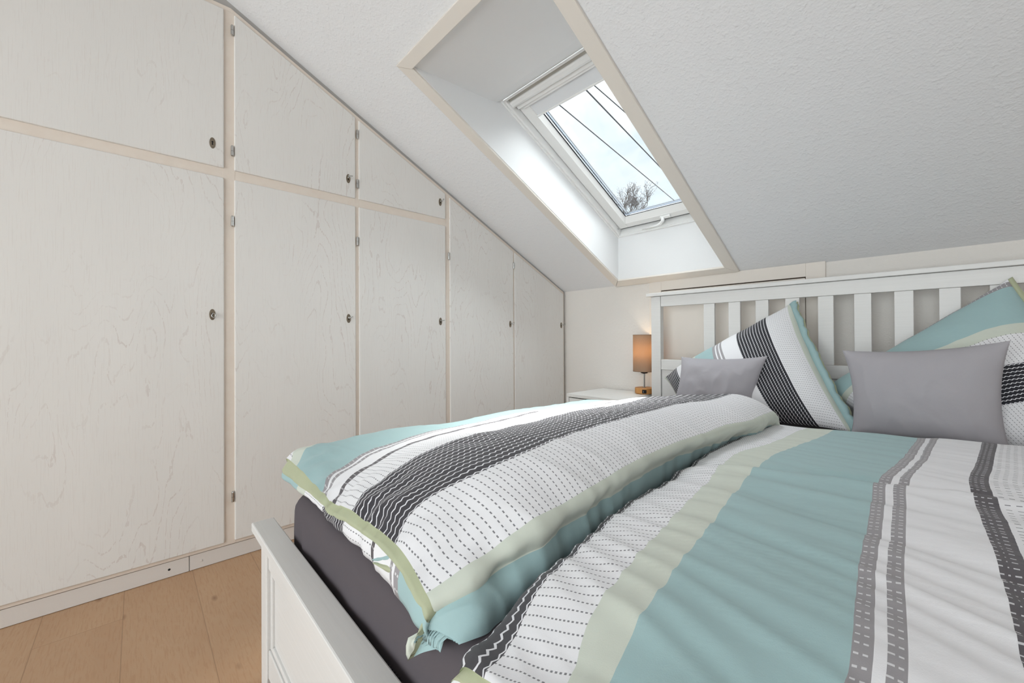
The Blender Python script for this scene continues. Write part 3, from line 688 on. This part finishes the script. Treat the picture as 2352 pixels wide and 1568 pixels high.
# left duvet ------------------------------------------------------------------
T = TL.reshape(15, 8, 3)/1000.
for j in range(15):                             # lower edge of the right side: on the sheet, hanging over its front at the hem
    k = (.917-(.498 if j == 0 else .5305))/(.917-T[j, 7, 2]); T[j, 7] = (T[j, 7, 0]*k, T[j, 7, 1]*k, .498 if j == 0 else .5305)
T[1:, :, 2] = np.maximum(T[1:, :, 2], .5305)
def arc(a, b): return np.linalg.norm((b-a)[:, [0, 2]], axis=1)
sN = [0, .098, .26, .46, .59, .64, .705]
b0 = T[:, 0]; S = np.zeros((15, 8)); S[:, 1:] = sN; S[:, 0] = -arc(T[:, 0], T[:, 1])*1.02
e1 = b0.copy(); e1[:, 0] -= .022; e1[:, 2] -= .030; e2 = b0.copy(); e2[:, 0] -= .012; e2[:, 2] = .5305
bl = T[:, 7].copy(); bl[:, 0] = T[:, 7][:, 0]; bulge = (T[:, 6]+T[:, 7])/2; bulge[:, 0] += .006
ctrl = np.stack([e2, e1] + [T[:, k] for k in range(7)] + [bulge, T[:, 7]], 1)
S2 = np.stack([S[:, 0]-.08, S[:, 0]-.035] + [S[:, k] for k in range(7)] + [S[:, 6]+.04, S[:, 7]+.0], 1)
S2[:, -1] = .73
ext = with_ends(ctrl, 1.0); S2 = np.concatenate([S2, np.repeat(S2[-1:], 4, 0)], 0)
def wr_l(x, y, z, j, i):
    near = math.exp(-(j/26.)**2); side = max(0., min(1., (i-120)/60.))
    h = .0075*ridge(x*4.5+y*1.5, y*9 - x*3.5, 2.1)*(.3+.7*side) + .007*ns(x*3.2, y*3.2, 5.) + .0042*ridge(x*9+3, y*22 - x*9, 7.)*(.3+side)
    h += near*(.010*ridge(x*14, y*8, 1.3) + .006*ns(x*30, y*22, 2.))*(1 if i < 120 else .7)
    return h
def hem_l(u): return float(np.interp(u, [0, .12, .3, .42, .55, .68, .8, 1], [.75, .70, .62, .55, .34, .30, .55, .85]))
dl = duvet('duvet', ext, S2, 'puffy duvet by the wardrobe in striped linen, its olive-lined open hem facing the footboard', 'striped duvets', wr_l, hem_l)
# drooping button flap of the left duvet
def flap(name, e0, e1, mat_, label=None):
    m_ = [(0.5*(p[0]+q[0]), .5*(p[1]+q[1])-.006, .5*(p[2]+q[2])+.002) for p, q in zip(e0, e1)]
    F = np.stack([catmull(np.array(r), 20) for r in (e0, m_, e1)], 0); F = np.stack([catmull(F[:, c], 8) for c in range(20)], 1)
    grid_mesh(name, F, mat_, dl, solid=.0015, label=label)
fa = [(-.596, .304, .590), (-.625, .300, .573), (-.665, .295, .5485)]; fb = [(-.572, .302, .578), (-.612, .294, .562), (-.660, .2935, .546)]; fc = [(-.546, .300, .568), (-.592, .292, .552), (-.652, .2925, .5435)]
flap('button_flap', fa, fb, M_tealplain, 'teal tip of the hem drooping from the opening'); flap('flap_facing', fb, fc, M_olive)
# right duvet -----------------------------------------------------------------
T = TR.reshape(15, 8, 3)/1000.
k1 = T[:, 7]; cols = [T[:, k] for k in range(8)]; sR = [.425, .46, .59, .64, .83, .868, .928, .95]
for dx, dz, s in ((.10, .004, 1.03), (.22, .000, 1.155), (.34, -.012, 1.275), (.44, -.040, 1.385), (.495, -.085, 1.46)):
    c = k1.copy(); c[:, 0] += dx; c[:, 2] += dz; cols.append(c); sR.append(s)
c = k1.copy(); c[:, 0] += .48; c[:, 2] = .5305; cols.append(c); sR.append(1.53)
l1 = T[:, 0].copy(); l1[:, 0] += .004; l1[:, 2] -= .03; l2 = T[:, 0].copy(); l2[:, 0] += .03; l2[:, 2] = .5305
ctrl = np.stack([l2, l1] + cols, 1); S2 = np.tile(np.array([.34, .385] + sR), (15, 1))
ext = with_ends(ctrl, 1.0); S2 = np.concatenate([S2, np.repeat(S2[-1:], 4, 0)], 0)
def wr_r(x, y, z, j, i):
    h = .0085*ridge(x*2.2+y*1.2, y*11 + x*4.0, 11.) + .0050*ridge(x*3+4, y*24 + x*10, 3.) + .006*ns(x*3, y*3, 9.)
    e = max(0., 1-(y-.28)/.9)
    h = h*(.35+.9*e) - .009*math.exp(-((y-(1.03+.06*x))/.022)**2)*(1 if x > -.2 else .3) + .006*math.exp(-((y-(.985+.06*x))/.03)**2)
    return h
def hem_r(u): return .6
duvet('duvet', ext, S2, 'puffy duvet nearest the camera in striped linen with a broad teal band', 'striped duvets', wr_r, hem_r)

# ================================================================== PILLOWS
def pillow(name, q, th, mat_, label, cat, group=None, suv=None, pull=.07, seed=0, flange=None, n=90, wr=1.0, back=.75, sag=None):
    """q: corners c00, c10, c11, c01 (3D); suv(u, v) gives pattern coordinates"""
    c00, c10, c11, c01 = [np.array(c, float) for c in q]
    nrm = np.cross(c10-c00, c01-c00); nrm /= np.linalg.norm(nrm)
    if nrm[1] > 0: nrm = -nrm                    # faces the foot of the bed
    us = .5 - .5*np.cos(np.linspace(0, math.pi, n)); us = .5*us + .5*np.linspace(0, 1, n)
    U, V = np.meshgrid(us, us); a, b = 2*U-1, 2*V-1
    up = .5 + .5*a*(1 - pull*(1-b*b)*np.abs(a)**1.5); vp = .5 + .5*b*(1 - pull*(1-a*a)*np.abs(b)**1.5)
    base = ((1-up)*(1-vp))[..., None]*c00 + (up*(1-vp))[..., None]*c10 + (up*vp)[..., None]*c11 + ((1-up)*vp)[..., None]*c01
    if sag is not None: base = base + sag(U, V)[..., None]*nrm
    prof = (np.clip(1-np.abs(a)**2.4, 0, 1)*np.clip(1-np.abs(b)**2.4, 0, 1))**.55
    W_ = np.array([[ns(u*4+seed, v*4, seed)*.35 + ridge(u*7+seed, v*3+u*2, seed+3)*.22*min(1, 4*min(u, 1-u, v, 1-v)+.25) for u in us] for v in us])*wr
    edge = np.array([[ns(u*9, v*9, seed+8) for u in us] for v in us])
    top = base + nrm*(th*(prof*(1+.25*W_) + .05*edge*(1-prof)))[..., None]
    bot = base - nrm*(th*back*prof*(1 - .1*W_) - th*.05*edge*(1-prof))[..., None]
    cen = base.reshape(-1, 3).mean(0)
    root = thing(name, (float(cen[0]), float(cen[1]), float(base[..., 2].min())), label, cat, group)
    uv = None
    if suv: uv = np.stack(suv(U, V), 2)
    grid_mesh('front', top, mat_, root, uv); grid_mesh('back', bot[:, ::-1], mat_, root, None if uv is None else uv[:, ::-1])
    return root, top, nrm
# big striped pillow by the wardrobe: top corner A, right corner Bq, left corner Cq, bottom corner hidden
A_, B_, C_, D_ = (-.522, 2.268, 1.078), (-.262, 1.99, .560), (-1.135, 2.235, .690), (-.93, 2.03, .535)
rp, top, nn = pillow('pillow', (C_, A_, B_, D_), .105, M_linen_l, 'large striped pillow by the lamp, one corner pointing up at the headboard', 'pillow', 'striped pillows',
                     suv=lambda u, v: (u*.79 - .012, v*.78), seed=1, pull=.05)
# its sage hem edge with a wavy teal back layer along A-B
e = top[:, -1]; n_ = len(e); d = (np.array(A_)-np.array(C_)); d = d/np.linalg.norm(d)
wv = np.array([.008*ns(k*.17, 3.3) + .004*ns(k*.45, 1.3) for k in range(n_)])
f0 = np.stack([e - d*.006, e + d*(.012+wv)[:, None] + nn*.004, e + d*(.022+wv*1.3)[:, None]], 1)
grid_mesh('hem', f0, M_tealplain, rp, solid=.003, label='teal inner edge of the open hem')
f1 = np.stack([e - d*.004 - nn*.006, e + d*(.024+wv*1.2)[:, None] - nn*.012], 1); grid_mesh('hem_facing', f1, M_olive, rp, solid=.003)
# big striped pillow on the right
E_, F_ = (.127, 2.265, 1.120), (-.405, 2.19, .680)
Er = (.40, 2.00, .56); Fl = (-.10, 1.96, .53)
rq, top2, nn2 = pillow('pillow', (F_, E_, Er, Fl), .105, M_linen_r, 'large striped pillow on the right half of the bed, teal band on top', 'pillow', 'striped pillows',
       suv=lambda u, v: (v*.70 + .012*np.sin(u*9) + .03*(1-u) - .004, u*.72), seed=4, pull=.05)
e = top2[:, -1]; d = (np.array(E_)-np.array(F_)); d = d/np.linalg.norm(d)
grid_mesh('hem', np.stack([e - d*.004 - nn2*.004, e + d*.014 - nn2*.004], 1), M_olive, rq, solid=.003)
# two small grey cushions in front
pillow('cushion', ((-.985, 2.02, .575), (-.598, 1.985, .545), (-.553, 2.02, .838), (-.950, 2.05, .822)), .06, M_grey,
       'small plain grey cushion leaning on the pillow by the lamp', 'cushion', 'grey cushions', seed=7, pull=.10, wr=1.5)
pillow('cushion', ((-.262, 1.93, .550), (.112, 1.90, .560), (.115, 1.96, .905), (-.290, 1.97, .868)), .065, M_grey,
       'plain grey cushion standing before the teal pillow on the right', 'cushion', 'grey cushions', seed=12, pull=.10, wr=1.2)

# ================================================================== NIGHTSTAND AND LAMP
NX0, NX1, NY0, NY1, NZ = -1.710, -1.305, 2.05, 2.452, .563
nsd = thing('nightstand', ((NX0+NX1)/2, 2.25, 0), 'white nightstand between the wardrobe and the bed', 'nightstand')
finish('top', B((NX0, NX1, NY0, NY1, NZ-.020, NZ)), M_white, nsd, .0015)
finish('side_panel', B((NX0, NX0+.018, NY0, NY1, .10, NZ-.0205)), M_white, nsd, .001); finish('side_panel', B((NX1-.018, NX1, NY0, NY1, .10, NZ-.0205)), M_white, nsd, .001)
finish('back_panel', B((NX0+.019, NX1-.019, NY1-.01, NY1, .10, NZ-.0205)), M_white, nsd)
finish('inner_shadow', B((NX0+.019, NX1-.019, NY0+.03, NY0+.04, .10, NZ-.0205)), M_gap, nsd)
for z0, z1 in ((.335, NZ-.026), (.104, .330)):
    dr = finish('drawer', B((NX0+.021, NX1-.021, NY0+.002, NY0+.020, z0, z1)), M_white, nsd, .0015)
    finish('grip', B((-1.56, -1.45, NY0+.001, NY0+.012, z1-.006, z1+.002)), M_gap, dr)
for x in (NX0+.01, NX1-.05):
    for y in (NY0+.01, NY1-.05): finish('leg', B((x, x+.04, y, y+.04, 0, .0995)), M_white, nsd, .002)
LX, LY = -1.352, 2.395
lamp = thing('table_lamp', (LX, LY, NZ), 'lit table lamp with beige linen cylinder shade on the nightstand', 'lamp')
bm = bmesh.new(); lathe(bm, (LX, LY, NZ+.0005), [(.050, 0), (.056, .003), (.058, .005), (.058, .036), (.056, .039)], 48); bs = finish('base', bm, M_bamboo, lamp, .001)
ang = math.atan2(-LY, -LX); dx, dy = math.cos(ang), math.sin(ang)
bm = bmesh.new(); q = [(-.013, .008), (.013, .008), (.013, .031), (-.013, .031)]
prism(bm, [(LX+dx*.0575 - dy*s_, LY+dy*.0575 + dx*s_, NZ+z_) for s_, z_ in q], (dx*.0025, dy*.0025, 0)); us = finish('charging_port', bm, M_hole, bs, .001, label='black charging port')
bm = bmesh.new(); prism(bm, [(LX+dx*.060 - dy*s_, LY+dy*.060 + dx*s_, NZ+z_) for s_, z_ in ((-.006, .014), (-.003, .014), (-.003, .025), (-.006, .025))], (dx*.001, dy*.001, 0)); finish('port_slot', bm, M_steel, bs)
bm = bmesh.new(); tube(bm, [(LX, LY, NZ+.039), (LX, LY, NZ+.17)], .0052, 16); lathe(bm, (LX, LY, NZ+.039), [(.010, 0), (.010, .004), (.006, .006)], 20); finish('pole', bm, M_steel, lamp, smooth=False)
bm = bmesh.new(); lathe(bm, (LX, LY, NZ+.128), [(.006, 0), (.020, .004), (.022, .010), (.020, .022), (.018, .05)], 24); finish('socket', bm, M_hole, lamp)
R0, SZ0, SZ1 = .0685, NZ+.142, NZ+.378
bm = bmesh.new(); lathe(bm, (LX, LY, 0), [(R0, SZ0), (R0, SZ1), (R0-.0012, SZ1), (R0-.0012, SZ0)], 64, close=True); sd = finish('lamp_shade', bm, M_shade, lamp, smooth=False)
M_rim = mat('rim_brown', lin(120, 100, 82), .8)
for z in (SZ0+.0015, SZ1-.0015):
    bm = bmesh.new(); tube(bm, [(LX+(R0+.0002)*math.cos(k*2*math.pi/48), LY+(R0+.0002)*math.sin(k*2*math.pi/48), z) for k in range(49)], .0012, 6, cap=False)
    finish('shade_rim', bm, M_rim, sd)
bm = bmesh.new(); bmesh.ops.create_uvsphere(bm, u_segments=20, v_segments=12, radius=.026, matrix=Matrix.Translation((LX, LY, NZ+.235))); finish('bulb', bm, M_bulb, lamp, smooth=True)
add_light('lamp_glow', 'POINT', (LX, LY, NZ+.275), .6, (1, .78, .52), shadow_soft_size=.02)
